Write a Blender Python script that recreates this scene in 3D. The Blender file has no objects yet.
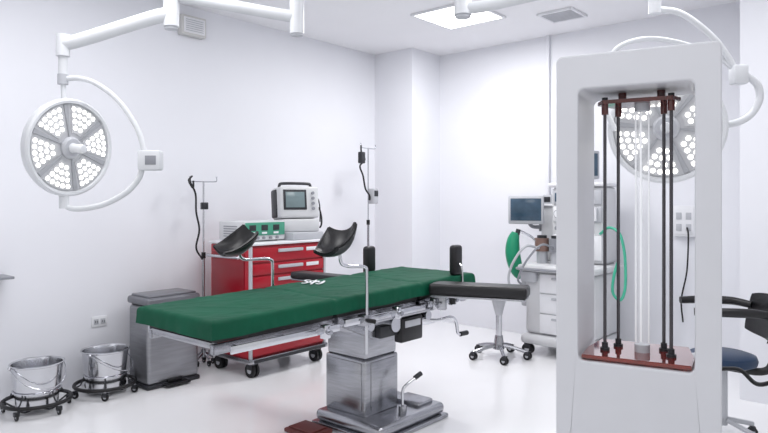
import bpy, bmesh, math, random
from mathutils import Vector, Matrix, noise
random.seed(4)
scene = bpy.context.scene
COL = scene.collection
def lin(c):
    return tuple(((v/255)/12.92 if v/255 <= .04045 else ((v/255+.055)/1.055)**2.4) for v in c)
# ---------------------------------------------------------------- materials
MATS = {}
def mat(name, rgb, rough=.5, metal=0., var=.04, scale=6., bump=0., bscale=40., stretch=None,
        emit=0., trans=0., alpha=1., coat=0., spec=.5, ecol=None, ior=1.45):
    if name in MATS: return MATS[name]
    m = bpy.data.materials.new(name); m.use_nodes = True
    nt = m.node_tree; b = nt.nodes['Principled BSDF']
    c = lin(rgb)
    tc = nt.nodes.new('ShaderNodeTexCoord'); mp = nt.nodes.new('ShaderNodeMapping')
    nt.links.new(tc.outputs['Object'], mp.inputs['Vector'])
    if stretch: mp.inputs['Scale'].default_value = stretch
    n = nt.nodes.new('ShaderNodeTexNoise'); n.inputs['Scale'].default_value = scale
    n.inputs['Detail'].default_value = 4
    nt.links.new(mp.outputs[0], n.inputs['Vector'])
    r = nt.nodes.new('ShaderNodeValToRGB')
    r.color_ramp.elements[0].position = .3; r.color_ramp.elements[1].position = .7
    r.color_ramp.elements[0].color = (*[max(0, v*(1-var)) for v in c], 1)
    r.color_ramp.elements[1].color = (*[min(1, v*(1+var)) for v in c], 1)
    nt.links.new(n.outputs[0], r.inputs[0]); nt.links.new(r.outputs[0], b.inputs['Base Color'])
    b.inputs['Roughness'].default_value = rough; b.inputs['Metallic'].default_value = metal
    b.inputs['Transmission Weight'].default_value = trans; b.inputs['IOR'].default_value = ior
    b.inputs['Coat Weight'].default_value = coat; b.inputs['Specular IOR Level'].default_value = spec
    b.inputs['Alpha'].default_value = alpha
    if emit:
        b.inputs['Emission Color'].default_value = (*lin(ecol or rgb), 1)
        b.inputs['Emission Strength'].default_value = emit
    if bump:
        n2 = nt.nodes.new('ShaderNodeTexNoise'); n2.inputs['Scale'].default_value = bscale
        n2.inputs['Detail'].default_value = 5
        nt.links.new(mp.outputs[0], n2.inputs['Vector'])
        bp = nt.nodes.new('ShaderNodeBump'); bp.inputs['Strength'].default_value = bump
        bp.inputs['Distance'].default_value = .01
        nt.links.new(n2.outputs[0], bp.inputs['Height']); nt.links.new(bp.outputs[0], b.inputs['Normal'])
    MATS[name] = m; return m
M_wall = mat('wall_paint', (230, 231, 237), .55, var=.01, scale=2)
M_ceil = mat('ceiling_paint', (240, 240, 243), .7, var=.01, scale=2)
M_floor = mat('epoxy_floor', (243, 243, 245), .16, var=.012, scale=1.5, coat=.3)
M_white = mat('white_enamel', (228, 229, 233), .3)
M_offw = mat('offwhite_plastic', (206, 207, 210), .4)
M_dev = mat('tower_enamel', (200, 201, 206), .38, var=.02)
M_black = mat('black_rubber', (20, 20, 23), .45)
M_blackv = mat('black_vinyl', (24, 23, 26), .38, bump=.1, bscale=90)
M_dark = mat('dark_plastic', (44, 45, 50), .4)
M_rod = mat('rod_metal', (86, 84, 88), .25, .7)
M_grey = mat('grey_plastic', (140, 142, 149), .4)
M_lgrey = mat('light_grey_plastic', (182, 184, 190), .4)
M_steel = mat('brushed_steel', (168, 169, 174), .27, 1., var=.14, scale=8, stretch=(1, 1, 14))
M_pail = mat('polished_steel', (205, 206, 210), .17, 1., var=.05, scale=5)
M_chrome = mat('chrome', (205, 206, 211), .12, 1., var=.02)
M_can = mat('bin_steel', (146, 147, 152), .34, .75, var=.1, scale=5, stretch=(1, 1, 9))
M_canlid = mat('bin_lid', (118, 119, 125), .3, .4)
M_red = mat('red_enamel', (166, 12, 34), .34, coat=.2, var=.05)
M_redd = mat('red_drawer', (134, 9, 27), .34, coat=.2, var=.05)
M_green = mat('green_drape', (1, 76, 54), .66, var=.15, scale=4, bump=.35, bscale=11, spec=.25)
M_greenp = mat('green_panel', (72, 150, 125), .4)
M_bag = mat('green_rubber', (16, 135, 98), .35)
M_teal = mat('teal_tube', (70, 175, 145), .3)
M_amber = mat('amber_acrylic', (158, 46, 34), .05, trans=.6, coat=1., spec=.8)
M_amberd = mat('dark_amber_acrylic', (96, 28, 24), .1, trans=.25, coat=.8)
M_glass = mat('quartz_glass', (250, 252, 255), .03, alpha=.2, var=0, spec=1.)
M_fil = mat('white_filament', (246, 247, 250), .2, emit=.15)
M_led = mat('led_emitter', (255, 253, 246), .3, emit=3.)
M_ledbed = mat('led_lens', (196, 197, 200), .35)
M_panel = mat('ceiling_diffuser', (255, 255, 255), .4, emit=6.)
M_lampbody = mat('lamp_enamel', (214, 216, 220), .3)
M_lampface = mat('lamp_face', (196, 197, 201), .3)
M_spoke = mat('lamp_spoke', (166, 168, 173), .35)
M_scr = mat('screen_glass', (58, 78, 96), .12, var=.25, scale=9, emit=.15)
M_scrg = mat('screen_grey', (112, 128, 132), .15, var=.1, emit=.1)
M_brown = mat('brown_canister', (125, 100, 92), .4)
M_rust = mat('rust_red_pad', (105, 52, 50), .5)
M_blue = mat('dark_blue_vinyl', (22, 48, 78), .4)
M_beige = mat('beige_plastic', (200, 199, 198), .5)
M_pad = mat('foam_pad', (30, 30, 32), .6)
# ---------------------------------------------------------------- mesh builder
class MB:
    def __init__(s): s.bm = bmesh.new(); s.mats = []
    def mi(s, m):
        if m not in s.mats: s.mats.append(m)
        return s.mats.index(m)
    def _merge(s, bm, m, T=None):
        i = s.mi(m)
        for f in bm.faces: f.material_index = i
        if T is not None: bmesh.ops.transform(bm, matrix=T, verts=bm.verts)
        me = bpy.data.meshes.new('t'); bm.to_mesh(me); bm.free()
        s.bm.from_mesh(me); bpy.data.meshes.remove(me)
    def box(s, lo, hi, m, bev=.004, seg=2, T=None):
        bm = bmesh.new(); bmesh.ops.create_cube(bm, size=1)
        lo = Vector(lo); hi = Vector(hi); c = (lo+hi)/2; d = hi-lo
        for v in bm.verts: v.co = Vector((v.co.x*d.x, v.co.y*d.y, v.co.z*d.z)) + c
        b = min(bev, min(abs(d.x), abs(d.y), abs(d.z))*.45)
        if b > 0: bmesh.ops.bevel(bm, geom=list(bm.edges), offset=b, segments=seg, affect='EDGES', profile=.5)
        s._merge(bm, m, T); return s
    def cyl(s, a, b, r, m, r2=None, n=20, cap=True, T=None):
        a = Vector(a); b = Vector(b); d = b-a; bm = bmesh.new()
        bmesh.ops.create_cone(bm, cap_ends=cap, segments=n, radius1=r, radius2=r if r2 is None else r2, depth=d.length)
        q = d.to_track_quat('Z', 'Y').to_matrix().to_4x4()
        bmesh.ops.transform(bm, matrix=Matrix.Translation((a+b)/2) @ q, verts=bm.verts)
        s._merge(bm, m, T); return s
    def sph(s, c, r, m, sc=(1, 1, 1), n=18, T=None):
        bm = bmesh.new(); bmesh.ops.create_uvsphere(bm, u_segments=n, v_segments=n//2+2, radius=r)
        for v in bm.verts: v.co = Vector((v.co.x*sc[0], v.co.y*sc[1], v.co.z*sc[2])) + Vector(c)
        s._merge(bm, m, T); return s
    def lathe(s, prof, m, n=40, T=None, c=(0, 0, 0)):
        bm = bmesh.new(); rings = []
        for (r, z) in prof:
            if r < 1e-6: rings.append([bm.verts.new((c[0], c[1], c[2]+z))])
            else: rings.append([bm.verts.new((c[0]+r*math.cos(2*math.pi*i/n), c[1]+r*math.sin(2*math.pi*i/n), c[2]+z)) for i in range(n)])
        for A, B in zip(rings, rings[1:]):
            for i in range(n):
                j = (i+1) % n
                if len(A) == 1 and len(B) == 1: continue
                if len(A) == 1: bm.faces.new((A[0], B[i], B[j]))
                elif len(B) == 1: bm.faces.new((A[i], A[j], B[0]))
                else: bm.faces.new((A[i], A[j], B[j], B[i]))
        s._merge(bm, m, T); return s
    def tube(s, pts, r, m, n=12, smooth=6, closed=False, T=None):
        P = [Vector(p) for p in pts]
        if smooth > 1 and len(P) > 2:
            Q = []; N = len(P); rng = N if closed else N-1
            for i in range(rng):
                p0 = P[(i-1) % N] if (closed or i > 0) else P[0]*2-P[1]
                p1 = P[i]; p2 = P[(i+1) % N]
                p3 = P[(i+2) % N] if (closed or i+2 < N) else P[-1]*2-P[-2]
                for k in range(smooth):
                    t = k/smooth
                    Q.append(.5*((2*p1)+(p2-p0)*t+(2*p0-5*p1+4*p2-p3)*t*t+(3*p1-p0-3*p2+p3)*t**3))
            if not closed: Q.append(P[-1])
            P = Q
        bm = bmesh.new(); N = len(P); rings = []
        up = None
        for i in range(N):
            a = P[(i-1) % N] if (closed or i > 0) else P[i]
            b = P[(i+1) % N] if (closed or i < N-1) else P[i]
            t = (b-a).normalized()
            if up is None:
                up = t.orthogonal().normalized()
            up = (up - t*up.dot(t))
            up = up.normalized() if up.length > 1e-6 else t.orthogonal().normalized()
            sd = t.cross(up)
            rr = r(i/(N-1)) if callable(r) else r
            rings.append([bm.verts.new(P[i]+(up*math.cos(2*math.pi*k/n)+sd*math.sin(2*math.pi*k/n))*rr) for k in range(n)])
        pairs = list(zip(rings, rings[1:]))
        if closed: pairs.append((rings[-1], rings[0]))
        for A, B in pairs:
            for k in range(n):
                j = (k+1) % n; bm.faces.new((A[k], A[j], B[j], B[k]))
        if not closed:
            bm.faces.new(rings[0][::-1]); bm.faces.new(rings[-1])
        s._merge(bm, m, T); return s
    def poly(s, pts, m, thick, axis=2, bev=.003, T=None):
        bm = bmesh.new(); vs = [bm.verts.new(p) for p in pts]; f = bm.faces.new(vs)
        r = bmesh.ops.extrude_face_region(bm, geom=[f])
        nv = [e for e in r['geom'] if isinstance(e, bmesh.types.BMVert)]
        bmesh.ops.translate(bm, vec=Vector(thick), verts=nv)
        if bev: bmesh.ops.bevel(bm, geom=list(bm.edges), offset=bev, segments=2, affect='EDGES')
        s._merge(bm, m, T); return s
def thing(name, loc, label, cat, rot=0., group=None):
    e = bpy.data.objects.new(name, None); COL.objects.link(e)
    e.location = loc; e.rotation_euler = (0, 0, rot); e.empty_display_size = .1
    e['label'] = label; e['category'] = cat
    if group: e['group'] = group
    return e
def wm(o):
    L = Matrix.LocRotScale(o.location, o.rotation_euler if o.rotation_mode != 'QUATERNION' else o.rotation_quaternion, o.scale)
    return wm(o.parent) @ L if o.parent else L
def finish(mb, name, parent=None, label=None, world=False, loc=None, quat=None, kind=None):
    bm = mb.bm
    bmesh.ops.recalc_face_normals(bm, faces=list(bm.faces))
    if world and parent is not None:
        bmesh.ops.transform(bm, matrix=wm(parent).inverted(), verts=bm.verts)
    for f in bm.faces: f.smooth = True
    for e in bm.edges:
        if len(e.link_faces) == 2 and e.calc_face_angle(0) > math.radians(38): e.smooth = False
    me = bpy.data.meshes.new(name); bm.to_mesh(me); bm.free()
    for m in mb.mats: me.materials.append(m)
    o = bpy.data.objects.new(name, me); COL.objects.link(o)
    if parent is not None: o.parent = parent
    if loc is not None: o.location = loc
    if quat is not None: o.rotation_mode = 'QUATERNION'; o.rotation_quaternion = quat
    if label: o['label'] = label
    if kind: o['kind'] = kind
    return o
def copypart(o, parent, loc=None):
    c = o.copy(); COL.objects.link(c); c.parent = parent
    if loc is not None: c.location = loc
    return c
def copything(src, loc, rot=None, label=None):
    t = src.copy(); COL.objects.link(t); t.location = loc
    if rot is not None: t.rotation_euler = (0, 0, rot)
    if label: t['label'] = label
    def rec(a, b):
        for ch in list(a.children):
            c = ch.copy(); COL.objects.link(c); c.parent = b; rec(ch, c)
    rec(src, t); return t
# camera-aligned metric survey frame (x right of lens axis, d depth) -> room axes
CA, SA = .7577, .6526
def R(x, d, z): return Vector((CA*x-SA*d, SA*x+CA*d, z))
def caster_mesh(r, z_top, twin=True):
    mb = MB()
    for dy in ((-.35*r, .35*r) if twin else (0,)):
        mb.cyl((0, dy-.22*r, r), (0, dy+.22*r, r), r, M_black, n=20)
        mb.cyl((0, dy-.25*r, r), (0, dy+.25*r, r), r*.45, M_lgrey, n=14)
    mb.box((-.5*r, -.65*r, r*1.1), (.6*r, .65*r, 2.15*r), M_dark, .003)
    mb.cyl((0, 0, 2*r), (0, 0, z_top), r*.25, M_chrome, n=10)
    return mb
def casters(parent, pts, r, z_top, twin=True):
    o = finish(caster_mesh(r, z_top, twin), 'caster', parent, loc=(pts[0][0], pts[0][1], 0))
    o['label'] = 'black swivel caster'
    for p in pts[1:]: copypart(o, parent, (p[0], p[1], 0))
# ---------------------------------------------------------------- room shell
H = 3.065
def struct(name, boxes, m):
    mb = MB()
    for lo, hi in boxes: mb.box(lo, hi, m, 0)
    o = finish(mb, name); o['kind'] = 'structure'; return o
struct('floor', [((-4.98, -1.6, -.1), (3.0, 6.12, 0))], M_floor)
struct('ceiling', [((-4.98, -1.6, H), (3.0, 6.12, H+.1))], M_ceil)
struct('wall_left', [((-4.98, -1.6, 0), (-4.83, 6.12, H))], M_wall)
struct('wall_back', [((-4.83, 5.97, 0), (3.0, 6.12, H))], M_wall)
struct('wall_corner_column', [((-4.83, 5.449, 0), (-4.289, 5.97, H))], M_wall)
struct('wall_right_return', [((-1.01, 5.0, 0), (3.0, 5.97, H))], M_wall)
mb = MB(); mb.box((-2.95, 5.935, 1.2), (-2.915, 5.97, H), M_wall, .004)
t = finish(mb, 'trim_1'); t['kind'] = 'structure'
# ceiling light panel
t = thing('ceiling_light', (-3.215, 4.765, H), 'square white recessed ceiling light panel, switched on', 'ceiling light')
mb = MB(); mb.box((-.31, -.31, -.02), (-.285, .31, 0), M_white); mb.box((.285, -.31, -.02), (.31, .31, 0), M_white)
mb.box((-.285, -.31, -.02), (.285, -.285, 0), M_white); mb.box((-.285, .285, -.02), (.285, .31, 0), M_white)
finish(mb, 'frame', t)
mb = MB(); mb.box((-.285, -.285, -.014), (.285, .285, 0), M_panel, .001); finish(mb, 'diffuser', t, 'glowing white diffuser')
# vent
t = thing('air_vent', (-2.50, 5.35, H), 'white louvred square ceiling air vent', 'air vent')
mb = MB()
for a in (-1, 1):
    mb.box((a*.155-.012, -.167, -.02), (a*.155+.012, .167, 0), M_white); mb.box((-.155, a*.155-.012, -.02), (.155, a*.155+.012, 0), M_white)
finish(mb, 'frame', t)
mb = MB(); mb.box((-.145, -.145, -.003), (.145, .145, 0), M_dark, 0)
for i in range(8):
    y = -.126+i*.036
    mb.box((-.145, y-.0125, -.017), (.145, y+.0125, -.003), M_lgrey, 0)
finish(mb, 'louvre', t)
t = thing('wall_speaker', (-4.83, 3.046, 2.80), 'small beige wall mounted box under the ceiling', 'speaker')
mb = MB(); mb.box((0, -.12, 0), (.07, .12, .17), M_beige, .01); mb.box((.066, -.1, .02), (.078, .1, .15), M_white, .004)
for i in range(6): mb.box((.077, -.085, .035+i*.018), (.081, .085, .042+i*.018), M_lgrey, 0)
finish(mb, 'housing', t)
def outlet(loc, rot, label, w=.12, h=.08):
    t = thing('wall_outlet', loc, label, 'electrical outlet', rot)
    mb = MB(); mb.box((-w/2, -.008, -h/2), (w/2, 0, h/2), M_white, .003); finish(mb, 'cover_plate', t)
    for s_ in (-1, 1):
        mb = MB()
        mb.box((s_*w*.22-.018, -.012, -.02), (s_*w*.22+.018, -.006, .02), M_lgrey, .002)
        mb.box((s_*w*.22-.009, -.0135, -.008), (s_*w*.22-.005, -.011, .008), M_dark, 0)
        mb.box((s_*w*.22+.005, -.0135, -.008), (s_*w*.22+.009, -.011, .008), M_dark, 0)
        finish(mb, 'socket', t)
outlet((-4.83, 2.26, .47), math.pi/2, 'white double electrical outlet on the wall')
t = thing('wall_power_box', (-1.63, 5.97, 1.08), 'white wall power box with a hanging black cable', 'power box')
mb = MB(); mb.box((-.1, -.06, 0), (.1, 0, .27), M_white, .008); mb.box((-.08, -.066, .02), (.08, -.058, .25), M_white, .003); finish(mb, 'housing', t)
for i in range(2):
    for j in (-1, 1):
        mb = MB(); mb.box((j*.04-.022, -.072, .05+i*.1), (j*.04+.022, -.063, .11+i*.1), M_lgrey, .002)
        finish(mb, 'socket', t)
mb = MB(); mb.tube([(.03, -.075, .08), (.05, -.11, 0), (.03, -.08, -.3), (-.02, -.06, -.55), (-.01, -.05, -.75)], .007, M_black, 8)
finish(mb, 'cable', t, 'black power cable')
t = thing('wall_shelf', (-4.83, 1.34, .86), 'small grey wall mounted shelf bracket', 'shelf')
mb = MB(); mb.box((0, -.2, .012), (.2, .26, .03), M_grey, .005); finish(mb, 'shelf_board', t)
for y in (-.1, .17):
    mb = MB(); mb.poly([(0, y, .012), (.16, y, .012), (0, y, -.06)], M_dark, (0, .012, 0), bev=0); finish(mb, 'bracket', t)
# ---------------------------------------------------------------- operating table
OT = thing('operating_table', (-2.69, 3.0, 0), 'stainless steel pedestal operating table with black arm boards and leg supports', 'operating table')
mb = MB()
mb.box((-.235, -.30, 0), (.34, .37, .03), M_steel, .01)
mb.box((-.22, -.285, .03), (.325, .355, .10), M_steel, .03, 4)
mb.box((.05, .15, .09), (.26, .31, .125), M_steel, .014)
finish(mb, 'base', OT)
mb = MB(); mb.box((-.26, -.50, .004), (-.02, -.32, .03), M_rust, .008); mb.box((-.24, -.48, .03), (-.05, -.34, .04), M_rust, .006)
finish(mb, 'foot_pad', OT, 'rust red floor pad')
mb = MB()
mb.box((-.20, -.21, .095), (.14, .10, .44), M_steel, .014, 3)
mb.box((-.192, -.202, .44), (.132, .092, .66), M_steel, .014, 3)
mb.box((-.17, -.216, .13), (.11, -.208, .42), M_steel, .003)
mb.box((.138, -.16, .13), (.146, .06, .42), M_steel, .003)
finish(mb, 'column', OT)
mb = MB()
mb.box((-.23, -.40, .64), (.20, .36, .72), M_steel, .012)
mb.box((-.17, -.64, .69), (.17, .56, .74), M_steel, .008)
mb.cyl((-.28, -.1, .66), (.29, -.1, .66), .045, M_chrome)
mb.cyl((-.28, .22, .67), (.29, .22, .67), .03, M_chrome)
mb.cyl((-.28, -.32, .68), (.29, -.32, .68), .026, M_chrome)
for sx, th in ((.20, .035), (-.23, -.035)):
    mb.poly([(sx, -.66, .755), (sx, .56, .775), (sx, .56, .73), (sx, .36, .70), (sx, .20, .62), (sx, .06, .58), (sx, -.22, .58), (sx, -.36, .64), (sx, -.50, .70), (sx, -.66, .71)], M_steel, (th, 0, 0), bev=.004)
mb.box((.20, -.40, .70), (.31, .34, .735), M_steel, .008)
for y, z in ((-.3, .69), (-.1, .66), (.22, .67), (.42, .735), (-.52, .725)): mb.cyl((.235, y, z), (.248, y, z), .018, M_chrome)
finish(mb, 'tilt_head', OT)
mb = MB(); mb.box((.235, -.06, .54), (.30, .15, .69), M_blackv, .014)
mb.box((.23, -.22, .59), (.27, -.06, .66), M_dark, .008)
mb.box((.296, -.03, .63), (.304, .12, .67), M_lgrey, .003)
finish(mb, 'control_box', OT, 'black control housing with light label plate')
mb = MB()
for (y0, y1, z0, z1) in ((-1.36, -.62, .752, .764), (-.58, .10, .768, .774), (.14, .66, .776, .784)):
    for s_ in (-1, 1):
        mb.poly([(s_*.25, y0, z0), (s_*.25, y1, z1), (s_*.25, y1, z1-.045), (s_*.25, y0, z0-.045)], M_steel, (s_*.03, 0, 0), bev=.003)
    mb.box((-.25, y0, z0-.02), (.25, y0+.04, z0+.01), M_steel); mb.box((-.25, y1-.04, z1-.02), (.25, y1, z1+.01), M_steel)
finish(mb, 'table_frame', OT)
mb = MB()
for (y0, y1, z) in ((-1.32, -.64, .735), (-.60, .10, .748), (.13, .64, .757)):
    mb.box((.345, y0, z-.018), (.356, y1, z+.018), M_chrome, .002)
    for y in (y0+.06, (y0+y1)/2, y1-.06): mb.cyl((.275, y, z), (.348, y, z), .009, M_chrome, n=10)
r_ = finish(mb, 'side_rail', OT, 'chrome accessory rail')
c = copypart(r_, OT); c.rotation_euler = (0, 0, 0); c.scale = (-1, 1, 1)
mb = MB()
for (y0, y1, z0, z1) in ((-1.36, -.62, .77, .775), (-.60, .11, .78, .786), (.13, .66, .79, .796)):
    T = Matrix.Translation((0, (y0+y1)/2, (z0+z1)/2)) @ Matrix.Rotation(math.atan2(z1-z0, y1-y0), 4, 'X')
    mb.box((-.29, -(y1-y0)/2, -.01), (.29, (y1-y0)/2, .055), M_pad, .015, T=T)
finish(mb, 'mattress', OT, 'black foam mattress')
mb = MB(); mb.tube([(.22, .2, .64), (.30, .3, .63), (.335, .40, .64), (.34, .45, .60), (.34, .47, .53), (.34, .50, .515), (.34, .55, .515)], .011, M_chrome, 10)
mb.cyl((.34, .50, .515), (.34, .58, .512), .016, M_black)
finish(mb, 'crank_handle', OT, 'chrome crank handle with black grip')
mb = MB(); mb.tube([(.24, .02, .09), (.24, .02, .22), (.25, .04, .26), (.27, .13, .30)], .009, M_chrome, 10, smooth=4)
mb.cyl((.265, .11, .295), (.275, .16, .315), .015, M_dark); mb.cyl((.24, .02, .09), (.24, .02, .14), .025, M_steel)
finish(mb, 'pedal_lever', OT, 'chrome lever with grip')
for y, z in ((-.75, .70), (-.18, .72), (.18, .725), (.38, .73)):
    mb = MB()
    mb.box((.34, y-.022, z-.005), (.378, y+.022, z+.065), M_chrome, .005); mb.cyl((.378, y, z+.03), (.402, y, z+.03), .013, M_steel)
    finish(mb, 'rail_clamp', OT, 'chrome rail clamp')
mb = MB(); mb.cyl((.0, -.28, .66), (.0, -.85, .735), .016, M_chrome); mb.cyl((.0, -.28, .66), (.0, -.55, .695), .024, M_steel)
mb.cyl((-.2, -.62, .71), (.2, -.62, .71), .014, M_chrome)
finish(mb, 'leg_section_strut', OT)
def trough_mesh():
    mb = MB(); bm = bmesh.new(); NU, NV = 14, 12; th = .022
    rows = {}
    for side in (0, 1):
        for i in range(NU+1):
            u = i/NU; y = (u-.5)*.23
            rad = .078+.02*u
            for j in range(NV+1):
                a = math.radians(-75+150*j/NV)
                rr = rad + (th if side else 0)
                half = math.sin(math.pi*min(1, max(0, .12+.76*u)))
                x = rr*math.sin(a*(.55+.45*half)); z = -rr*math.cos(a*(.55+.45*half)) + rad + .05*(2*u-1)**2
                rows[(side, i, j)] = bm.verts.new((x, y, z))
    for side in (0, 1):
        for i in range(NU):
            for j in range(NV):
                bm.faces.new([rows[(side, i, j)], rows[(side, i+1, j)], rows[(side, i+1, j+1)], rows[(side, i, j+1)]])
    for i in range(NU):
        for j in (0, NV): bm.faces.new([rows[(0, i, j)], rows[(0, i+1, j)], rows[(1, i+1, j)], rows[(1, i, j)]])
    for j in range(NV):
        for i in (0, NU): bm.faces.new([rows[(0, i, j)], rows[(0, i, j+1)], rows[(1, i, j+1)], rows[(1, i, j)]])
    bmesh.ops.recalc_face_normals(bm, faces=list(bm.faces))
    bmesh.ops.bevel(bm, geom=[e for e in bm.edges if e.calc_face_angle(0) > 1.], offset=.006, segments=2, affect='EDGES')
    mb._merge(bm, M_blackv); return mb
def stirrup(s_, tilt, yaw, zc, dy=0., y0=-.445):
    x = s_*.365
    mb = MB()
    mb.tube([(x, y0, .56), (x, y0, .80), (x, y0, 1.0), (x, y0-.015, 1.035), (x, y0-.075, 1.045), (x-s_*.01, y0-.155+dy, 1.05), (x-s_*.015, y0-.2+dy, 1.07), (x-s_*.02, y0-.21+dy, zc-.03)], .0095, M_chrome, 12, smooth=5)
    mb.box((x-s_*.03-.012, y0-.03, .715), (x-s_*.0+.012, y0+.03, .775), M_steel, .005)
    mb.cyl((x, y0, .745), (x+s_*.06, y0, .745), .012, M_black)
    mb.sph((x-s_*.02, y0-.21+dy, zc-.03), .02, M_chrome)
    o = finish(mb, 'leg_support', OT, 'chrome leg support rod with black knee trough')
    e = finish(trough_mesh(), 'knee_trough', o, 'black padded knee trough')
    e.location = (x-s_*.02, y0-.21+dy, zc-.02)
    e.rotation_euler = (math.radians(tilt[0]), math.radians(tilt[1]), math.radians(yaw))
stirrup(1, (30, -10), 12, 1.165, .02)
stirrup(-1, (30, 12), -8, 1.135, -.05, -.50)
def armboard(p0, p1, w, z, name_label, th=.05):
    d = Vector((p1[0]-p0[0], p1[1]-p0[1], 0)); L = d.length; ang = math.atan2(d.y, d.x)
    T = Matrix.Translation((p0[0], p0[1], z)) @ Matrix.Rotation(ang, 4, 'Z')
    mb = MB(); mb.box((0, -w/2, -.012), (L, w/2, 0), M_steel, .003, T=T)
    mb.box((-.02, -.02, -.10), (.08, .02, -.012), M_steel, .004, T=T)
    mb.cyl((.12, 0, -.012), (.12, 0, -.06), .02, M_black, T=T)
    o = finish(mb, 'arm_board', OT, name_label)
    mb = MB(); mb.box((-.01, -w/2-.004, 0), (L+.01, w/2+.004, th), M_blackv, .018, 3, T=T)
    finish(mb, 'arm_board_pad', o, 'black vinyl pad')
armboard((.33, .22), (.87, .42), .17, .815, 'black padded arm board', .07)
armboard((-.38, .25), (-.95, .22), .14, .81, 'black padded arm board')
def bolster(x, y, z0, z1, s_):
    mb = MB(); mb.box((x-.028, y-.05, z0), (x+.028, y+.05, z1), M_blackv, .024, 4)
    o = finish(mb, 'side_support', OT, 'black padded upright side support')
    mb = MB(); mb.tube([(x+s_*.03, y, z0+.08), (x+s_*.05, y, z0+.04), (x+s_*.05, y, .74)], .007, M_chrome, 8, smooth=3); mb.box((x+s_*.02, y-.02, .73), (x+s_*.065, y+.02, .78), M_steel)
    finish(mb, 'bracket', o, 'chrome bracket')
bolster(.285, .53, .895, 1.10, 1); bolster(-.36, .38, .88, 1.07, -1)
def drape():
    A, B, r, hang = .325, 1.05, .020, .082
    yc = -.35
    bm = bmesh.new(); NX, NY = 76, 230
    def fold(a, A_):
        s_ = 1 if a >= 0 else -1; a = abs(a); e = a-(A_-r)
        if e <= 0: return s_*a, 0
        if e < math.pi*r/2: return s_*(A_-r+r*math.sin(e/r)), r*(1-math.cos(e/r))
        return s_*A_, r+(e-math.pi*r/2)
    ax = A-r+math.pi*r/2+hang-r; ay = B-r+math.pi*r/2+hang-r
    V = []
    for i in range(NX+1):
        row = []
        for j in range(NY+1):
            a = -ax+2*ax*i/NX; b = -ay+2*ay*j/NY
            x, dx = fold(a, A); y, dy = fold(b, B)
            t = (y+B)/(2*B); d = max(dx, dy)
            z = .868+.033*t - d
            n1 = noise.noise(Vector((x*4, y*2.6, 1.3)))
            n2 = 1-abs(noise.noise(Vector((x*7+y*4, y*5-x*3, 4.))))*2
            n3 = 1-abs(noise.noise(Vector((x*4-y*6, y*3-x*8, 11.))))*2
            if d < .02:
                z += .003*n1+.0022*n2**4+.0022*n3**4
                for yy in (-.62, .12): z -= .006*math.exp(-((y+yc-yy+.02*math.sin(x*9))/.02)**2)
            else:
                k = min(1, d/.08)
                w = .004*noise.noise(Vector((y*13, d*12, 7.)))+.003*noise.noise(Vector((y*30, d*18, 7.)))
                if dx > .02: x += (1 if x > 0 else -1)*(w*k+.003*k)
                w2 = .005*noise.noise(Vector((x*16, d*14, 7.)))
                if dy > .02: y += (1 if y > 0 else -1)*(w2*k+.003*k)
                z += .007*k*noise.noise(Vector((y*4, x*3, 9)))
            row.append(bm.verts.new((x, y+yc, z)))
        V.append(row)
    for i in range(NX):
        for j in range(NY): bm.faces.new((V[i][j], V[i+1][j], V[i+1][j+1], V[i][j+1]))
    mb = MB(); mb._merge(bm, M_green); return mb
DR = thing('operating_table_cover', (-2.69, 3.0, 0), 'green fabric fitted cover draped over the operating table mattress', 'fabric cover')
o = finish(drape(), 'cover_fabric', DR)
for p in o.data.polygons: p.use_smooth = True
# printed script mark lying flat on the cover
mb = MB()
ez = .8925
def em(a, b): return (-.20+CA*a-SA*b, -.31+SA*a+CA*b, ez)
for pts in ([(-.030, .085), (-.052, .10), (-.064, .07), (-.048, .03), (-.036, -.01), (-.048, -.05), (-.068, -.05)],
            [(-.025, .0), (-.02, .045), (.003, .05), (.013, .02), (.0, -.02), (-.018, -.02), (-.025, .0)],
            [(.006, .10), (.0, .0), (-.006, -.10)],
            [(.024, .05), (.03, .0), (.045, -.015), (.057, .02), (.060, .05), (.056, -.04), (.040, -.09), (.024, -.07)]):
    mb.tube([em(a, b) for a, b in pts], .0075, M_white, 8)
for v in mb.bm.verts: v.co.z = ez + (v.co.z-ez)*.3
finish(mb, 'emblem', DR, 'small white script emblem')
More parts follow.
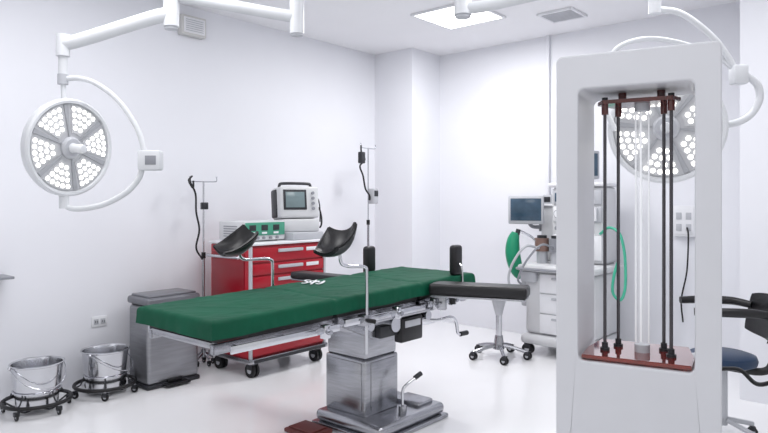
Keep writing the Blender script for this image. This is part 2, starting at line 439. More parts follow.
# ---------------------------------------------------------------- kick buckets
def bucket(loc, label):
    t = thing('kick_bucket', loc, label, 'bucket', group='stainless kick buckets by the wall')
    mb = MB(); mb.lathe([(0, .035), (.115, .035), (.126, .046), (.156, .31), (.165, .315), (.167, .321), (.161, .325), (.153, .318), (.122, .055), (0, .045)], M_pail, 48)
    b = finish(mb, 'pail', t, 'shiny stainless steel pail')
    mb = MB(); mb.tube([(.168*math.sin(a)*.8+.06*math.sin(a), .168*math.cos(a), .31-.13*math.sin(a)) for a in [math.pi*i/12 for i in range(13)]], .0035, M_chrome, 8, smooth=2)
    mb.sph((0, .168, .31), .012, M_chrome); mb.sph((0, -.168, .31), .012, M_chrome)
    finish(mb, 'bail_handle', b)
    mb = MB(); N = 40
    mb.tube([(.205*math.cos(2*math.pi*i/N), .205*math.sin(2*math.pi*i/N), .075) for i in range(N)], .013, M_black, 10, smooth=1, closed=True)
    mb.tube([(.145*math.cos(2*math.pi*i/N), .145*math.sin(2*math.pi*i/N), .145) for i in range(N)], .005, M_chrome, 8, smooth=1, closed=True)
    for k in range(5):
        a = 2*math.pi*k/5+.3
        mb.tube([(.205*math.cos(a), .205*math.sin(a), .08), (.17*math.cos(a), .17*math.sin(a), .09), (.145*math.cos(a), .145*math.sin(a), .145)], .005, M_dark, 8, smooth=3)
        mb.tube([(.2*math.cos(a), .2*math.sin(a), .068), (.12*math.cos(a), .12*math.sin(a), .026), (0, 0, .024)], .006, M_dark, 8, smooth=3)
    finish(mb, 'rolling_frame', t, 'black rolling ring frame')
    casters(t, [(.205*math.cos(2*math.pi*k/5+.3), .205*math.sin(2*math.pi*k/5+.3)) for k in range(5)], .026, .07, False)
    return t
kb = bucket((-4.50, 1.69, 0), 'stainless steel kick bucket on a black ring frame with casters')
copything(kb, (-4.53, 2.165, 0), rot=.5)
# ---------------------------------------------------------------- bin
t = thing('trash_can', (-4.485, 2.605, 0), 'grey metal rectangular pedal trash can with flat lid', 'trash can')
mb = MB(); mb.box((-.145, -.215, .03), (.145, .215, .61), M_can, .03, 4); finish(mb, 'body', t)
mb = MB(); mb.box((-.152, -.222, .0), (.152, .222, .035), M_dark, .012); finish(mb, 'base_ring', t, 'black plastic base ring')
mb = MB(); mb.box((-.155, -.225, .615), (.155, .225, .675), M_canlid, .022, 4); mb.box((-.13, -.2, .67), (.13, .2, .69), M_canlid, .008); finish(mb, 'lid', t)
mb = MB(); mb.box((.15, -.10, .012), (.215, .10, .028), M_black, .006); mb.box((.13, -.06, .03), (.16, .06, .055), M_black, .004); finish(mb, 'pedal', t, 'black foot pedal')
mb = MB(); mb.box((-.16, -.18, .57), (-.146, .18, .63), M_dark, .003); finish(mb, 'hinge', t)
# ---------------------------------------------------------------- crash cart
CC = thing('medical_cart', (-4.26, 3.46, 0), 'red metal medical cart with drawers and chrome push handle', 'medical cart')
mb = MB()
mb.box((-.28, -.40, .155), (.24, .40, 1.04), M_red, .012)
mb.box((-.29, -.41, 1.04), (.27, .41, 1.062), M_white, .008)
mb.box((-.25, -.408, .60), (.18, -.40, .98), M_redd, .004)
mb.box((-.25, -.408, .22), (.18, -.40, .56), M_redd, .004)
for y in (-.405, .385): mb.box((.235, y, .155), (.262, y+.02, 1.035), M_lgrey, .003)
finish(mb, 'cabinet_body', CC)
mb = MB(); mb.box((-.29, -.42, .118), (.275, .42, .158), M_steel, .01); mb.box((.27, -.38, .125), (.285, .38, .15), M_dark, .004); finish(mb, 'base_frame', CC, 'steel base frame with dark bumper')
mb = MB(); mb.box((-.20, .05, 1.062), (.24, .40, 1.125), M_lgrey, .008); finish(mb, 'riser_shelf', CC, 'light grey riser shelf')
zs = [.165, .30, .44, .58, .70, .80, .90, 1.03]
for a, b in zip(zs, zs[1:]):
    mb = MB(); mb.box((.24, -.38, a+.007), (.258, .38, b-.007), M_red, .004)
    d = finish(mb, 'drawer', CC)
    mb = MB(); zc = b-.038
    mb.box((.258, -.13, zc-.013), (.278, .13, zc+.013), M_lgrey, .004); mb.box((.257, .18, zc-.018), (.261, .32, zc+.012), M_white, .001)
    finish(mb, 'handle', d, 'light grey pull handle and label holder')
mb = MB(); mb.tube([(-.20, -.40, .93), (-.20, -.46, .95), (-.19, -.48, .95), (.17, -.48, .95), (.19, -.46, .95), (.19, -.40, .93)], .012, M_chrome, 10, smooth=4); finish(mb, 'push_handle', CC, 'chrome push handle')
casters(CC, [(.20, -.34), (.20, .34), (-.22, -.34), (-.22, .34)], .055, .125)
t = thing('electrosurgical_unit', (-4.27, 3.29, 1.063), 'white electrosurgical unit with green front panel on the red cart', 'medical device')
mb = MB(); mb.box((-.17, -.22, .008), (.17, .20, .165), M_offw, .012)
for i in range(5): mb.box((-.10, -.223, .04+i*.02), (.08, -.219, .048+i*.02), M_grey, 0)
for x in (-.13, .13):
    for y in (-.16, .13): mb.cyl((x, y, 0), (x, y, .012), .015, M_black)
finish(mb, 'housing', t)
mb = MB(); mb.box((.168, -.21, .05), (.178, .19, .155), M_greenp, .004)
for y in (-.14, -.02, .10):
    mb.box((.177, y-.035, .09), (.181, y+.03, .135), M_dark, .001); mb.box((.177, y-.03, .062), (.1815, y+.02, .078), M_white, .001)
finish(mb, 'front_panel', t, 'green front panel')
for y in (-.15, -.09, -.03, .04, .11):
    mb = MB(); mb.cyl((.17, y, .03), (.186, y, .03), .011, M_grey); finish(mb, 'connector', t)
t = thing('patient_monitor', (-4.22, 3.72, 1.126), 'off-white defibrillator monitor with grey screen and top handle', 'medical monitor', rot=-.32)
mb = MB()
mb.box((-.12, -.17, 0), (.12, .17, .11), M_offw, .015)
T = Matrix.Translation((0, 0, .11)) @ Matrix.Rotation(math.radians(-6), 4, 'Y')
mb.box((-.11, -.18, 0), (.10, .18, .275), M_offw, .02, 3, T=T)
mb.box((-.115, -.188, .01), (.02, .188, .26), M_dark, .015, T=T)
finish(mb, 'housing', t)
mb = MB(); mb.box((.098, -.155, .07), (.106, .06, .245), M_dark, .006, T=T); mb.box((.1045, -.135, .09), (.109, .04, .225), M_scrg, .002, T=T); finish(mb, 'screen', t, 'grey display screen')
for i in range(4):
    mb = MB(); mb.cyl((.1, .12, .08+i*.045), (.112, .12, .08+i*.045), .014, M_grey, T=T); finish(mb, 'control_knob', t)
mb = MB(); mb.tube([(0, -.15, .25), (0, -.145, .295), (0, -.11, .31), (0, .11, .31), (0, .145, .295), (0, .15, .25)], .013, M_dark, 10, smooth=4, T=T); finish(mb, 'carry_handle', t, 'dark carry handle')
mb = MB(); mb.tube([(.0, .17, .22), (.03, .205, .20), (.06, .215, .12), (.09, .2, .06), (.1, .18, .03)], .008, M_black, 8)
mb.tube([(-.03, .17, .30), (.0, .21, .28), (.02, .22, .18), (.04, .21, .08)], .006, M_dark, 8)
finish(mb, 'cable', t, 'black lead cable')
# ---------------------------------------------------------------- IV poles
def ivpole(loc, top, label, rb, rot, extras):
    t = thing('iv_pole', loc, label, 'iv pole', rot)
    mb = MB(); 
    for k in range(5):
        a = 2*math.pi*k/5; mb.tube([(.02*math.cos(a), .02*math.sin(a), .10), (rb*math.cos(a), rb*math.sin(a), .065)], .010, M_steel, 8)
    mb.cyl((0, 0, .07), (0, 0, .13), .022, M_steel); finish(mb, 'base', t)
    casters(t, [(rb*math.cos(2*math.pi*k/5), rb*math.sin(2*math.pi*k/5)) for k in range(5)], .022, .065, False)
    mb = MB(); mb.cyl((0, 0, .12), (0, 0, top*.6), .0125, M_steel); mb.cyl((0, 0, top*.6), (0, 0, top), .008, M_chrome); mb.cyl((0, 0, top*.6-.03), (0, 0, top*.6+.02), .018, M_black); finish(mb, 'pole', t)
    mb = MB()
    mb.tube([(0, -.13, top+.035), (0, -.13, top+.005), (0, -.10, top-.004), (0, .10, top-.004), (0, .13, top+.005), (0, .13, top+.035)], .005, M_chrome, 8, smooth=3)
    mb.sph((0, -.13, top+.037), .008, M_chrome); mb.sph((0, .13, top+.037), .008, M_chrome)
    finish(mb, 'hook_bar', t, 'chrome hook bar')
    extras(t)
    return t
def ex1(t):
    mb = MB(); mb.tube([(.0, -.125, 1.59), (.02, -.14, 1.55), (.02, -.09, 1.45), (.03, -.09, 1.3), (.03, -.06, 1.15), (.03, -.09, 1.0), (.03, -.03, .9)], .008, M_black, 8)
    mb.tube([(.0, -.11, 1.6), (.03, -.16, 1.56), (.03, -.12, 1.50), (.02, -.11, 1.56)], .008, M_black, 8)
    finish(mb, 'cable', t, 'black hanging cable')
    mb = MB(); mb.box((-.02, -.02, 1.32), (.03, .03, 1.38), M_dark, .006); finish(mb, 'clamp', t)
ivpole((-4.675, 3.08, 0), 1.56, 'slim steel iv pole with a black cable hanging from its hook', .08, 0, ex1)
def ex2(t):
    mb = MB(); mb.tube([(0, -.125, 1.97), (.03, -.16, 1.90), (.03, -.10, 1.82), (.02, -.17, 1.75), (.03, -.13, 1.65), (.03, -.09, 1.52), (.03, -.02, 1.45), (.02, .0, 1.40)], .009, M_black, 8)
    mb.box((-.01, -.17, 1.78), (.04, -.10, 1.90), M_dark, .01)
    finish(mb, 'cable', t, 'coiled black sensor cable')
    mb = MB(); mb.box((-.01, .005, 1.36), (.07, .09, 1.52), M_lgrey, .012); mb.box((.068, .015, 1.44), (.075, .08, 1.5), M_dark, .002); finish(mb, 'drip_controller', t, 'small grey controller box')
ivpole((-4.5, 4.97, 0), 1.95, 'tall steel iv pole with a small controller box and black cable', .2, .1, ex2)
# ---------------------------------------------------------------- anesthesia machine
AM = thing('anesthesia_machine', (-2.35, 5.52, 0), 'white anesthesia machine with drawers, monitor and green breathing bag', 'anesthesia machine')
mb = MB()
mb.box((-.48, -.35, .10), (.22, .30, .19), M_offw, .04, 3)
mb.box((-.45, -.30, .19), (.20, .28, .76), M_offw, .04, 3)
finish(mb, 'cabinet_body', AM)
casters(AM, [(-.42, -.29), (.16, -.29), (-.42, .24), (.16, .24)], .05, .11)
for i, (a, b) in enumerate(((.21, .38), (.39, .56), (.57, .74))):
    mb = MB(); mb.box((-.30, -.315, a), (.16, -.29, b), M_white, .012); d = finish(mb, 'drawer', AM)
    mb = MB(); mb.box((-.18, -.33, b-.045), (.05, -.312, b-.025), M_lgrey, .006); finish(mb, 'handle', d, 'grey drawer pull')
mb = MB(); mb.box((-.49, -.38, .76), (.24, .28, .82), M_offw, .026, 3); mb.box((-.47, -.36, .66), (-.32, -.28, .76), M_lgrey, .02)
mb.tube([(-.44, -.37, .79), (-.44, -.43, .79), (-.40, -.45, .79), (.16, -.45, .79), (.20, -.43, .79), (.20, -.37, .79)], .012, M_grey, 8, smooth=4)
finish(mb, 'worktop', AM)
mb = MB(); mb.box((-.34, .0, .82), (.18, .28, 1.52), M_offw, .04, 3)
mb.box((-.36, -.03, 1.52), (.20, .29, 1.56), M_white, .018)
mb.box((-.47, .04, .82), (-.30, .28, 1.34), M_offw, .03, 3)
mb.box((-.49, .02, 1.34), (-.32, .29, 1.365), M_white, .01)
finish(mb, 'upper_housing', AM)
for (x0, x1, z0, z1, m_) in ((-.31, .15, 1.36, 1.49, M_lgrey), (-.31, -.10, 1.20, 1.34, M_white), (-.08, .15, 1.20, 1.34, M_lgrey), (-.31, .15, .86, 1.08, M_white)):
    mb = MB(); mb.box((x0, -.02, z0), (x1, .01, z1), m_, .008); finish(mb, 'front_panel', AM)
mb = MB(); mb.box((-.29, -.026, 1.385), (-.12, -.018, 1.465), M_scr, .003); finish(mb, 'display', AM, 'small dark ventilator display')
mb = MB(); mb.box((-.46, .07, 1.365), (-.36, .25, 1.45), M_lgrey, .01); mb.box((-.45, .064, 1.38), (-.38, .072, 1.43), M_dark, .002); finish(mb, 'gas_analyser', AM, 'small grey module box')
for i in range(4):
    mb = MB(); mb.cyl((-.05+i*.05, -.03, 1.215), (-.05+i*.05, -.03, 1.33), .012, M_white); finish(mb, 'flow_tube', AM)
for i in range(4):
    mb = MB(); mb.cyl((-.27+i*.1, .02, 1.14), (-.27+i*.1, -.03, 1.14), .02, M_grey); finish(mb, 'control_knob', AM)
for x in (-.26, -.16):
    mb = MB(); mb.cyl((x, .0, 1.27), (x, -.03, 1.27), .040, M_grey); mb.cyl((x, -.028, 1.27), (x, -.033, 1.27), .034, M_white); finish(mb, 'gauge', AM)
for x, m_ in ((-.36, M_brown), (-.22, M_grey)):
    mb = MB(); mb.cyl((x, -.14, .82), (x, -.14, .93), .05, M_lgrey); mb.cyl((x, -.14, .93), (x, -.14, 1.05), .066, m_); mb.cyl((x, -.14, 1.05), (x, -.14, 1.075), .045, M_dark)
    finish(mb, 'vaporizer', AM)
mb = MB(); mb.tube([(-.36, .1, 1.14), (-.48, .06, 1.14), (-.53, -.01, 1.15), (-.54, -.06, 1.20)], .018, M_grey, 10); mb.box((-.49, .05, 1.10), (-.455, .14, 1.19), M_grey, .005)
mo = finish(mb, 'monitor_arm', AM, 'grey monitor arm')
T = Matrix.Translation((-.545, -.10, 1.30)) @ Matrix.Rotation(math.radians(22), 4, 'Z')
mb = MB(); mb.box((-.165, -.02, -.128), (.165, .03, .14), M_lgrey, .014, T=T); mb.box((-.1, .03, -.08), (.1, .06, .08), M_lgrey, .012, T=T)
m2 = finish(mb, 'monitor', AM, 'white framed flat monitor')
mb = MB(); mb.box((-.142, -.024, -.095), (.142, -.018, .115), M_scr, .003, T=T); finish(mb, 'screen', m2, 'dark blue display screen')
T = Matrix.Translation((-.03, .04, 1.72)) @ Matrix.Rotation(math.radians(58), 4, 'Z')
mb = MB(); mb.box((-.15, -.02, -.13), (.15, .03, .13), M_lgrey, .014, T=T); mb.cyl((.0, .1, 1.55), (.0, .1, 1.66), .02, M_grey); mb.box((-.03, .03, 1.64), (.03, .12, 1.70), M_grey, .01)
m3 = finish(mb, 'monitor', AM, 'grey flat monitor on top')
mb = MB(); mb.box((-.125, -.024, -.10), (.125, -.018, .105), M_scr, .003, T=T); finish(mb, 'screen', m3, 'dark display screen')
mb = MB(); mb.tube([(-.36, -.14, .96), (-.44, -.2, 1.06), (-.53, -.27, 1.12)], .012, M_chrome, 8)
mb.tube([(-.555, -.28, 1.10), (-.575, -.29, 1.02), (-.575, -.3, .92), (-.555, -.3, .82), (-.53, -.29, .74), (-.50, -.28, .68)], lambda t: .026+.042*math.sin(math.pi*min(1, t*1.0+.02))**.6, M_bag, 16)
mb.cyl((-.54, -.28, 1.08), (-.53, -.27, 1.13), .022, M_dark)
finish(mb, 'breathing_bag', AM, 'green rubber breathing bag')
mb = MB(); mb.tube([(.14, -.02, 1.10), (.24, -.08, 1.16), (.35, -.14, 1.12), (.40, -.16, .98), (.42, -.18, .80), (.42, -.2, .64), (.38, -.2, .56), (.32, -.2, .62), (.33, -.2, .76), (.36, -.17, .90)], .012, M_teal, 10, smooth=8)
finish(mb, 'breathing_hose', AM, 'green corrugated hose')
mb = MB(); mb.tube([(-.36, -.2, .96), (-.42, -.34, .98), (-.50, -.42, .84), (-.55, -.42, .68), (-.5, -.40, .55), (-.45, -.34, .62)], .012, M_lgrey, 8)
mb.tube([(-.22, -.2, .97), (-.26, -.36, 1.0), (-.36, -.44, .86), (-.44, -.44, .70), (-.46, -.36, .64)], .010, M_grey, 8)
finish(mb, 'suction_hose', AM, 'pale grey suction hoses')
mb = MB(); mb.box((-.52, -.25, .42), (-.445, -.08, .66), M_lgrey, .02); mb.cyl((-.485, -.17, .66), (-.485, -.17, .72), .03, M_dark); finish(mb, 'absorber_canister', AM)
# ---------------------------------------------------------------- stool
t = thing('rolling_stool', (-2.90, 4.93, 0), 'white round rolling stool with chrome star base and black casters', 'stool')
mb = MB()
for k in range(5):
    a = 2*math.pi*k/5+.4; mb.tube([(.03*math.cos(a), .03*math.sin(a), .11), (.14*math.cos(a), .14*math.sin(a), .095), (.25*math.cos(a), .25*math.sin(a), .065)], .016, M_steel, 8, smooth=3)
finish(mb, 'star_base', t, 'chrome star base')
casters(t, [(.25*math.cos(2*math.pi*k/5+.4), .25*math.sin(2*math.pi*k/5+.4)) for k in range(5)], .034, .068)
mb = MB(); mb.cyl((0, 0, .08), (0, 0, .20), .05, M_steel, r2=.035); mb.cyl((0, 0, .20), (0, 0, .40), .028, M_chrome); mb.cyl((0, 0, .38), (0, 0, .535), .03, M_lgrey, r2=.07); finish(mb, 'gas_column', t)
mb = MB(); mb.lathe([(0, .53), (.10, .532), (.15, .54), (.165, .55), (.17, .565), (.165, .59), (.15, .60), (0, .603)], M_offw, 36); finish(mb, 'seat', t)
# ---------------------------------------------------------------- chair right
t = thing('swivel_chair', (-.92, 4.10, 0), 'dark blue swivel chair with black backrest and armrests on casters', 'chair', rot=math.radians(25))
mb = MB()
for k in range(5):
    a = 2*math.pi*k/5+.55; mb.tube([(.03*math.cos(a), .03*math.sin(a), .12), (.22*math.cos(a), .22*math.sin(a), .07)], .014, M_lgrey, 8)
finish(mb, 'star_base', t, 'light grey star base')
casters(t, [(.22*math.cos(2*math.pi*k/5+.55), .22*math.sin(2*math.pi*k/5+.55)) for k in range(5)], .026, .07)
mb = MB(); mb.cyl((0, 0, .09), (0, 0, .44), .028, M_lgrey); finish(mb, 'gas_column', t)
mb = MB(); mb.lathe([(0, .44), (.15, .44), (.178, .452), (.185, .475), (.176, .50), (.14, .512), (0, .512)], M_blue, 36); finish(mb, 'seat', t, 'dark blue upholstered seat')
def slab(NU, NV, fn):
    bm = bmesh.new(); G = {}
    for s_ in (0, 1):
        for i in range(NU+1):
            for j in range(NV+1): G[(s_, i, j)] = bm.verts.new(fn(2*i/NU-1, 2*j/NV-1, s_))
    for i in range(NU):
        for j in range(NV):
            for s_ in (0, 1): bm.faces.new([G[(s_, a, b)] for a, b in ((i, j), (i+1, j), (i+1, j+1), (i, j+1))])
    for i in range(NU):
        for j in (0, NV): bm.faces.new([G[(0, i, j)], G[(0, i+1, j)], G[(1, i+1, j)], G[(1, i, j)]])
    for j in range(NV):
        for i in (0, NU): bm.faces.new([G[(0, i, j)], G[(0, i, j+1)], G[(1, i, j+1)], G[(1, i, j)]])
    return bm
mb = MB(); mb._merge(slab(18, 10, lambda u, v, s_: (.245-.055*u*u+(.04*(1-.6*max(abs(u), abs(v))**6) if s_ else 0)+.02*v, .235*(1-.08*v**4)*u, .725+.125*(1-.15*u**4)*v)), M_blackv); finish(mb, 'backrest', t, 'black padded backrest')
for s_ in (-1, 1):
    mb = MB()
    mb.tube([(.20, s_*.20, .765), (.10, s_*.235, .78), (-.06, s_*.24, .78), (-.19, s_*.215, .775)], lambda q: .026-.004*abs(2*q-1), M_blackv, 12, smooth=6)
    finish(mb, 'armrest', t, 'black padded armrest')
mb = MB()
mb.tube([(.03, .0, .425), (.20, .0, .41), (.26, .0, .46), (.272, .0, .60), (.27, .0, .74)], .022, M_black, 10, smooth=5)
finish(mb, 'backrest_support', t)
# ---------------------------------------------------------------- UV tower
UV = thing('uv_disinfection_tower', (-.638, 1.8316, 0), 'tall grey tower with open window holding tubes between amber plates', 'disinfection device', rot=math.radians(12.57))
def rrect(x0, x1, z0, z1, r, n=8):
    pts = []
    for cx, cz, a0 in ((x1-r, z1-r, 0), (x0+r, z1-r, 90), (x0+r, z0+r, 180), (x1-r, z0+r, 270)):
        for k in range(n+1):
            a = math.radians(a0+90*k/n); pts.append((cx+r*math.cos(a), cz+r*math.sin(a)))
    return pts
mb = MB(); bm = bmesh.new(); DP = .27
O_ = rrect(-.2203, .2203, .09, 1.83, .018); I_ = rrect(-.155, .155, .925, 1.728, .018)
L = {}
for nm, P_, y in (('of', O_, 0), ('ob', O_, DP), ('if', I_, 0), ('ib', I_, DP)):
    L[nm] = [bm.verts.new((p[0], y, p[1])) for p in P_]
n = len(O_)
for i in range(n):
    j = (i+1) % n
    for a, b in (('of', 'if'), ('ib', 'ob'), ('ob', 'of'), ('if', 'ib')):
        bm.faces.new((L[a][i], L[a][j], L[b][j], L[b][i]))
mb._merge(bm, M_dev)
o = finish(mb, 'tower_frame', UV)
bv = o.modifiers.new('bevel', 'BEVEL'); bv.width = .006; bv.segments = 3; bv.limit_method = 'ANGLE'; bv.angle_limit = math.radians(50)
mb = MB(); mb.box((-.24, -.03, .06), (.24, DP+.03, .10), M_lgrey, .015); finish(mb, 'base', UV)
casters(UV, [(-.19, .01), (.19, .01), (-.19, DP-.01), (.19, DP-.01)], .028, .065)
mb = MB(); mb.poly([(x, y, .930) for x, y in ((-.148, .012), (.148, .012), (.15, .12), (.13, .262), (-.13, .262), (-.15, .12))], M_amber, (0, 0, .012), bev=.002); finish(mb, 'lower_plate', UV, 'glossy translucent amber acrylic plate')
mb = MB(); mb.poly([(x, y, 1.69) for x, y in ((-.10, .075), (.095, .075), (.115, .12), (.09, .21), (-.08, .21), (-.12, .12))], M_amberd, (0, 0, .012), bev=.002)
for x in (-.05, .06): mb.cyl((x, .14, 1.70), (x, .14, 1.73), .012, M_amberd)
finish(mb, 'upper_plate', UV, 'dark amber acrylic plate')
RP = [(-.095, .10), (-.066, .17), (.090, .10), (.065, .17)]
mb = MB()
mb.cyl((0, 0, .94), (0, 0, 1.69), .0050, M_rod, n=16); mb.cyl((0, 0, .94), (0, 0, .966), .009, M_dark); mb.cyl((0, 0, .94), (0, 0, .950), .014, M_dark)
mb.cyl((0, 0, 1.66), (0, 0, 1.69), .010, M_amberd); mb.cyl((0, 0, 1.68), (0, 0, 1.712), .009, M_dark)
ro = finish(mb, 'support_rod', UV, 'thin dark metal rod', loc=(*RP[0], 0))
for p in RP[1:]: copypart(ro, UV, (*p, 0))
mb = MB()
mb.cyl((0, 0, .97), (0, 0, 1.665), .021, M_glass, n=28, cap=False)
mb.cyl((-.0185, 0, .97), (-.0185, 0, 1.665), .0026, M_fil, n=8); mb.cyl((.0185, 0, .97), (.0185, 0, 1.665), .0026, M_fil, n=8)
mb.cyl((-.004, 0, .97), (-.004, 0, 1.665), .003, M_fil, n=8)
mb.cyl((0, 0, .94), (0, 0, .965), .022, M_lgrey); mb.cyl((0, 0, 1.668), (0, 0, 1.69), .022, M_lgrey)
finish(mb, 'lamp_tube', UV, 'clear quartz lamp tube', loc=(.008, .13, 0))
mb = MB(); mb.tube([(.17, DP, .86), (.19, DP+.05, .86), (.225, DP+.02, .88), (.27, DP-.02, .89), (.31, DP-.06, .865), (.36, DP-.10, .89), (.46, DP-.14, .93)], .0065, M_black, 8)
finish(mb, 'power_cable', UV, 'black power cable')
# ---------------------------------------------------------------- surgical lights
def lamp_head(parent, wpos, wnorm, roll=0., sc=1.):
    Pi = wm(parent).inverted()
    q = Vector(wnorm).to_track_quat('Z', 'Y')
    mb = MB()
    mb.lathe([(0, -.09), (.08, -.085), (.17, -.07), (.245, -.04), (.270, -.012), (.278, .012), (.276, .034), (.266, .042), (.252, .040), (.247, .022), (0, .022)], M_lampbody, 56)
    h = finish(mb, 'lamp_head', parent, 'round white lamp head', loc=Pi @ Vector(wpos), quat=q)
    h.scale = (sc, sc, sc)
    mb = MB(); mb.lathe([(.05, .023), (.246, .023), (.246, .026), (.05, .026)], M_lampface, 56); finish(mb, 'lamp_face', h, 'grey lens plate')
    for k in range(6):
        a0 = 2*math.pi*k/6+roll
        mb = MB(); bm = bmesh.new()
        inn, out = [], []
        hw = math.radians(22)
        for i in range(9):
            a = a0-hw+2*hw*i/8
            out.append(bm.verts.new((.241*math.cos(a), .241*math.sin(a), .031)))
            a2 = a0-hw*.9+2*hw*.9*i/8
            inn.append(bm.verts.new((.085*math.cos(a2), .085*math.sin(a2), .031)))
        for i in range(8): bm.faces.new((inn[i], inn[i+1], out[i+1], out[i]))
        r = bmesh.ops.extrude_face_region(bm, geom=list(bm.faces)); bmesh.ops.translate(bm, vec=(0, 0, -.006), verts=[e for e in r['geom'] if isinstance(e, bmesh.types.BMVert)])
        mb._merge(bm, M_ledbed)
        for rr, cnt in ((.115, 2), (.15, 3), (.185, 4), (.22, 5)):
            for i in range(cnt):
                a = a0+(i-(cnt-1)/2)*(.0345/rr)
                mb.cyl((rr*math.cos(a), rr*math.sin(a), .030), (rr*math.cos(a), rr*math.sin(a), .0335), .0120, M_led, n=14)
        finish(mb, 'led_module', h, 'wedge of bright white leds')
    for k in range(6):
        a = 2*math.pi*(k+.5)/6+roll; ca, sa = math.cos(a), math.sin(a)
        P = [(.06, -.004), (.243, -.014), (.243, .014), (.06, .004)]
        mb = MB(); mb.poly([(x*ca-y*sa, x*sa+y*ca, .026) for x, y in P], M_spoke, (0, 0, .007), bev=.001)
        finish(mb, 'divider', h, 'grey radial divider')
    mb = MB(); mb.lathe([(0, .05), (.05, .05), (.062, .04), (.064, .026), (0, .026)], M_lgrey, 32)
    mb.lathe([(0, .05), (.028, .05), (.024, .08), (.026, .12), (.022, .14), (0, .145)], M_lampbody, 24); finish(mb, 'handle', h, 'white centre handle')
    return h
HUB = R(-.15, 3.6, H)
SL = thing('surgical_light', HUB, 'white round surgical light on jointed ceiling arm beside the wall', 'surgical light')
mb = MB(); mb.cyl(R(-.15, 3.6, H-.06), R(-.15, 3.6, H), .16, M_lampbody, n=36); mb.cyl(R(-.15, 3.6, 2.56), R(-.15, 3.6, H-.06), .045, M_lampbody); finish(mb, 'ceiling_mount', SL, world=True)
mb = MB(); mb.tube([R(-.10, 3.6, 2.585), R(-.49, 3.57, 2.56)], .026, M_lampbody, 14)
mb.cyl(R(-.49, 3.57, 2.335), R(-.49, 3.57, 2.61), .04, M_lampbody); mb.cyl(R(-.49, 3.57, 2.325), R(-.49, 3.57, 2.345), .034, M_lgrey)
mb.tube([R(-.49, 3.57, 2.43), R(-.62, 3.57, 2.45), R(-1.13, 3.56, 2.54), R(-1.19, 3.55, 2.54)], lambda t: .034, M_lampbody, 14, smooth=5)
finish(mb, 'extension_arm', SL, world=True)
mb = MB(); mb.cyl(R(-1.19, 3.55, 2.37), R(-1.19, 3.55, 2.60), .043, M_lampbody); mb.cyl(R(-1.19, 3.55, 2.355), R(-1.19, 3.55, 2.375), .036, M_lgrey)
mb.tube([R(-1.19, 3.55, 2.44), R(-1.30, 3.54, 2.415), R(-1.68, 3.51, 2.285), R(-1.772, 3.5, 2.262)], lambda t: .042-.006*t, M_lampbody, 14, smooth=5)
finish(mb, 'spring_arm', SL, world=True)
c1 = R(-1.748, 3.5, 1.690)
def q1(dx, dz, dd=0): return R(-1.761+dx, 3.5+dd, 1.693+dz)
mb = MB(); mb.cyl(q1(-.011, .62), q1(-.011, .50), .036, M_lampbody); mb.cyl(q1(-.011, .52), q1(-.011, .37), .024, M_lampbody); mb.cyl(q1(-.011, .40), q1(-.011, .345), .028, M_lgrey)
mb.cyl(q1(-.011, .39), q1(-.005, .25), .014, M_lampbody)
mb.tube([q1(-.01, .375), q1(.08, .378), q1(.18, .345), q1(.30, .25), q1(.40, .10), q1(.44, -.03)], .015, M_lampbody, 10)
mb.tube([q1(.43, -.09), q1(.41, -.17), q1(.34, -.25), q1(.22, -.315), q1(.10, -.34), q1(.02, -.335), q1(-.005, -.30), q1(-.005, -.255)], .016, M_lampbody, 10)
mb.cyl(q1(-.005, -.255), q1(-.005, -.34), .026, M_lampbody)
finish(mb, 'yoke', SL, 'curved white tubular yoke', world=True)
Tb = Matrix.Translation(q1(.475, -.075)) @ Matrix.Rotation(math.radians(40.7), 4, 'Z')
mb = MB(); mb.box((-.065, -.035, -.055), (.06, .035, .055), M_lampbody, .012, T=Tb); mb.box((-.02, -.038, -.025), (.04, -.034, .025), M_grey, .002, T=Tb)
finish(mb, 'control_box', SL, 'small white control box with keys', world=True)
lamp_head(SL, c1, (.965, .245, -.10), .2, .97)
SL2 = thing('surgical_light', R(.449, 3.6, H), 'white round surgical light on a long curved ceiling arm', 'surgical light')
mb = MB(); mb.cyl(R(.449, 3.6, H-.06), R(.449, 3.6, H), .14, M_lampbody, n=36); mb.cyl(R(.449, 3.6, 2.62), R(.449, 3.6, H-.06), .04, M_lampbody); finish(mb, 'ceiling_mount', SL2, world=True)
mb = MB(); mb.cyl(R(.449, 3.6, 2.45), R(.449, 3.6, 2.66), .05, M_lampbody); mb.cyl(R(.449, 3.6, 2.435), R(.449, 3.6, 2.455), .042, M_lgrey)
mb.tube([R(.449, 3.6, 2.49), R(.56, 3.55, 2.485), R(.75, 3.45, 2.50), R(.95, 3.3, 2.50), R(1.2, 3.06, 2.43), R(1.282, 3.0, 2.42)], .034, M_lampbody, 14); finish(mb, 'spring_arm', SL2, world=True)
def q2(dx, dz, dd=0): return R(1.353+dx, 3.0+dd, 1.731+dz)
mb = MB(); mb.cyl(q2(-.071, .72), q2(-.071, .55), .028, M_lampbody)
mb.tube([q2(-.07, .57), q2(.03, .56), q2(.12, .51), q2(.22, .42), q2(.29, .32), q2(.32, .26)], .015, M_lampbody, 10)
mb.tube([q2(.34, .27), q2(.41, .22), q2(.425, .15), q2(.39, .08), q2(.33, .04), q2(.245, .02)], .017, M_lampbody, 10)
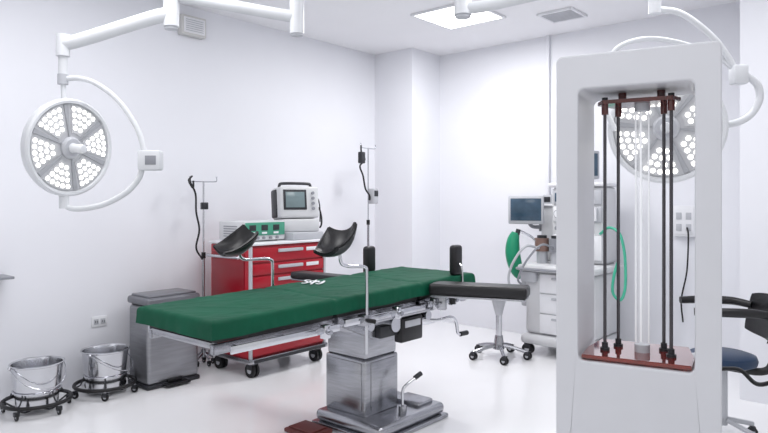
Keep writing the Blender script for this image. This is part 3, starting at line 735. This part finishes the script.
mb.tube([q2(-.28, .30, .05), q2(-.23, .40, .05), q2(-.09, .445, .05), q2(.09, .42, .05), q2(.25, .34, .02), q2(.32, .27)], .012, M_lampbody, 10)
mb.tube([q2(-.28, .30, .05), q2(-.30, .15, .05), q2(-.25, .0, .02)], .012, M_lampbody, 10)
finish(mb, 'yoke', SL2, 'curved white tubular yoke', world=True)
Tb = Matrix.Translation(q2(.325, .26)) @ Matrix.Rotation(math.radians(40.7), 4, 'Z')
mb = MB(); mb.box((-.035, -.03, -.045), (.035, .03, .045), M_lampbody, .01, T=Tb); finish(mb, 'control_box', SL2, world=True)
n2 = R(-.45, -1, 0); n2.z = -.08
lamp_head(SL2, R(1.335, 3.0, 1.74), n2, .4, .94)
# ---------------------------------------------------------------- lights
def area(name, loc, size, power, col=(1, 1, 1), rot=(0, 0, 0)):
    l = bpy.data.lights.new(name, 'AREA'); l.shape = 'RECTANGLE'; l.size = size[0]; l.size_y = size[1]; l.energy = power; l.color = col
    o = bpy.data.objects.new(name, l); COL.objects.link(o); o.location = loc; o.rotation_euler = rot; return o
area('panel_light', (-3.215, 4.765, H-.03), (.56, .56), 33, (1, .99, .98))
area('panel_light_b', (-3.2, 1.6, H-.02), (1.2, 1.2), 32, (.99, .99, 1))
area('panel_light_c', (-1.0, 3.3, H-.02), (1.2, 1.2), 32, (.99, .99, 1))
area('panel_light_d', (-.6, .2, H-.02), (1.4, 1.4), 27, (.99, .99, 1))
w = bpy.data.worlds.new('world'); scene.world = w; w.use_nodes = True
w.node_tree.nodes['Background'].inputs[0].default_value = (.975, .98, 1, 1)
w.node_tree.nodes['Background'].inputs[1].default_value = .78
# ---------------------------------------------------------------- camera
cd = bpy.data.cameras.new('camera'); cam = bpy.data.objects.new('camera', cd); COL.objects.link(cam)
cam.location = (0, 0, 1.4); cam.rotation_euler = (math.radians(90), 0, math.radians(40.73))
cd.sensor_width = 36; cd.lens = 36*634/768; cd.shift_y = -.0215; cd.clip_start = .05
scene.camera = cam
scene.view_settings.view_transform = 'Standard'
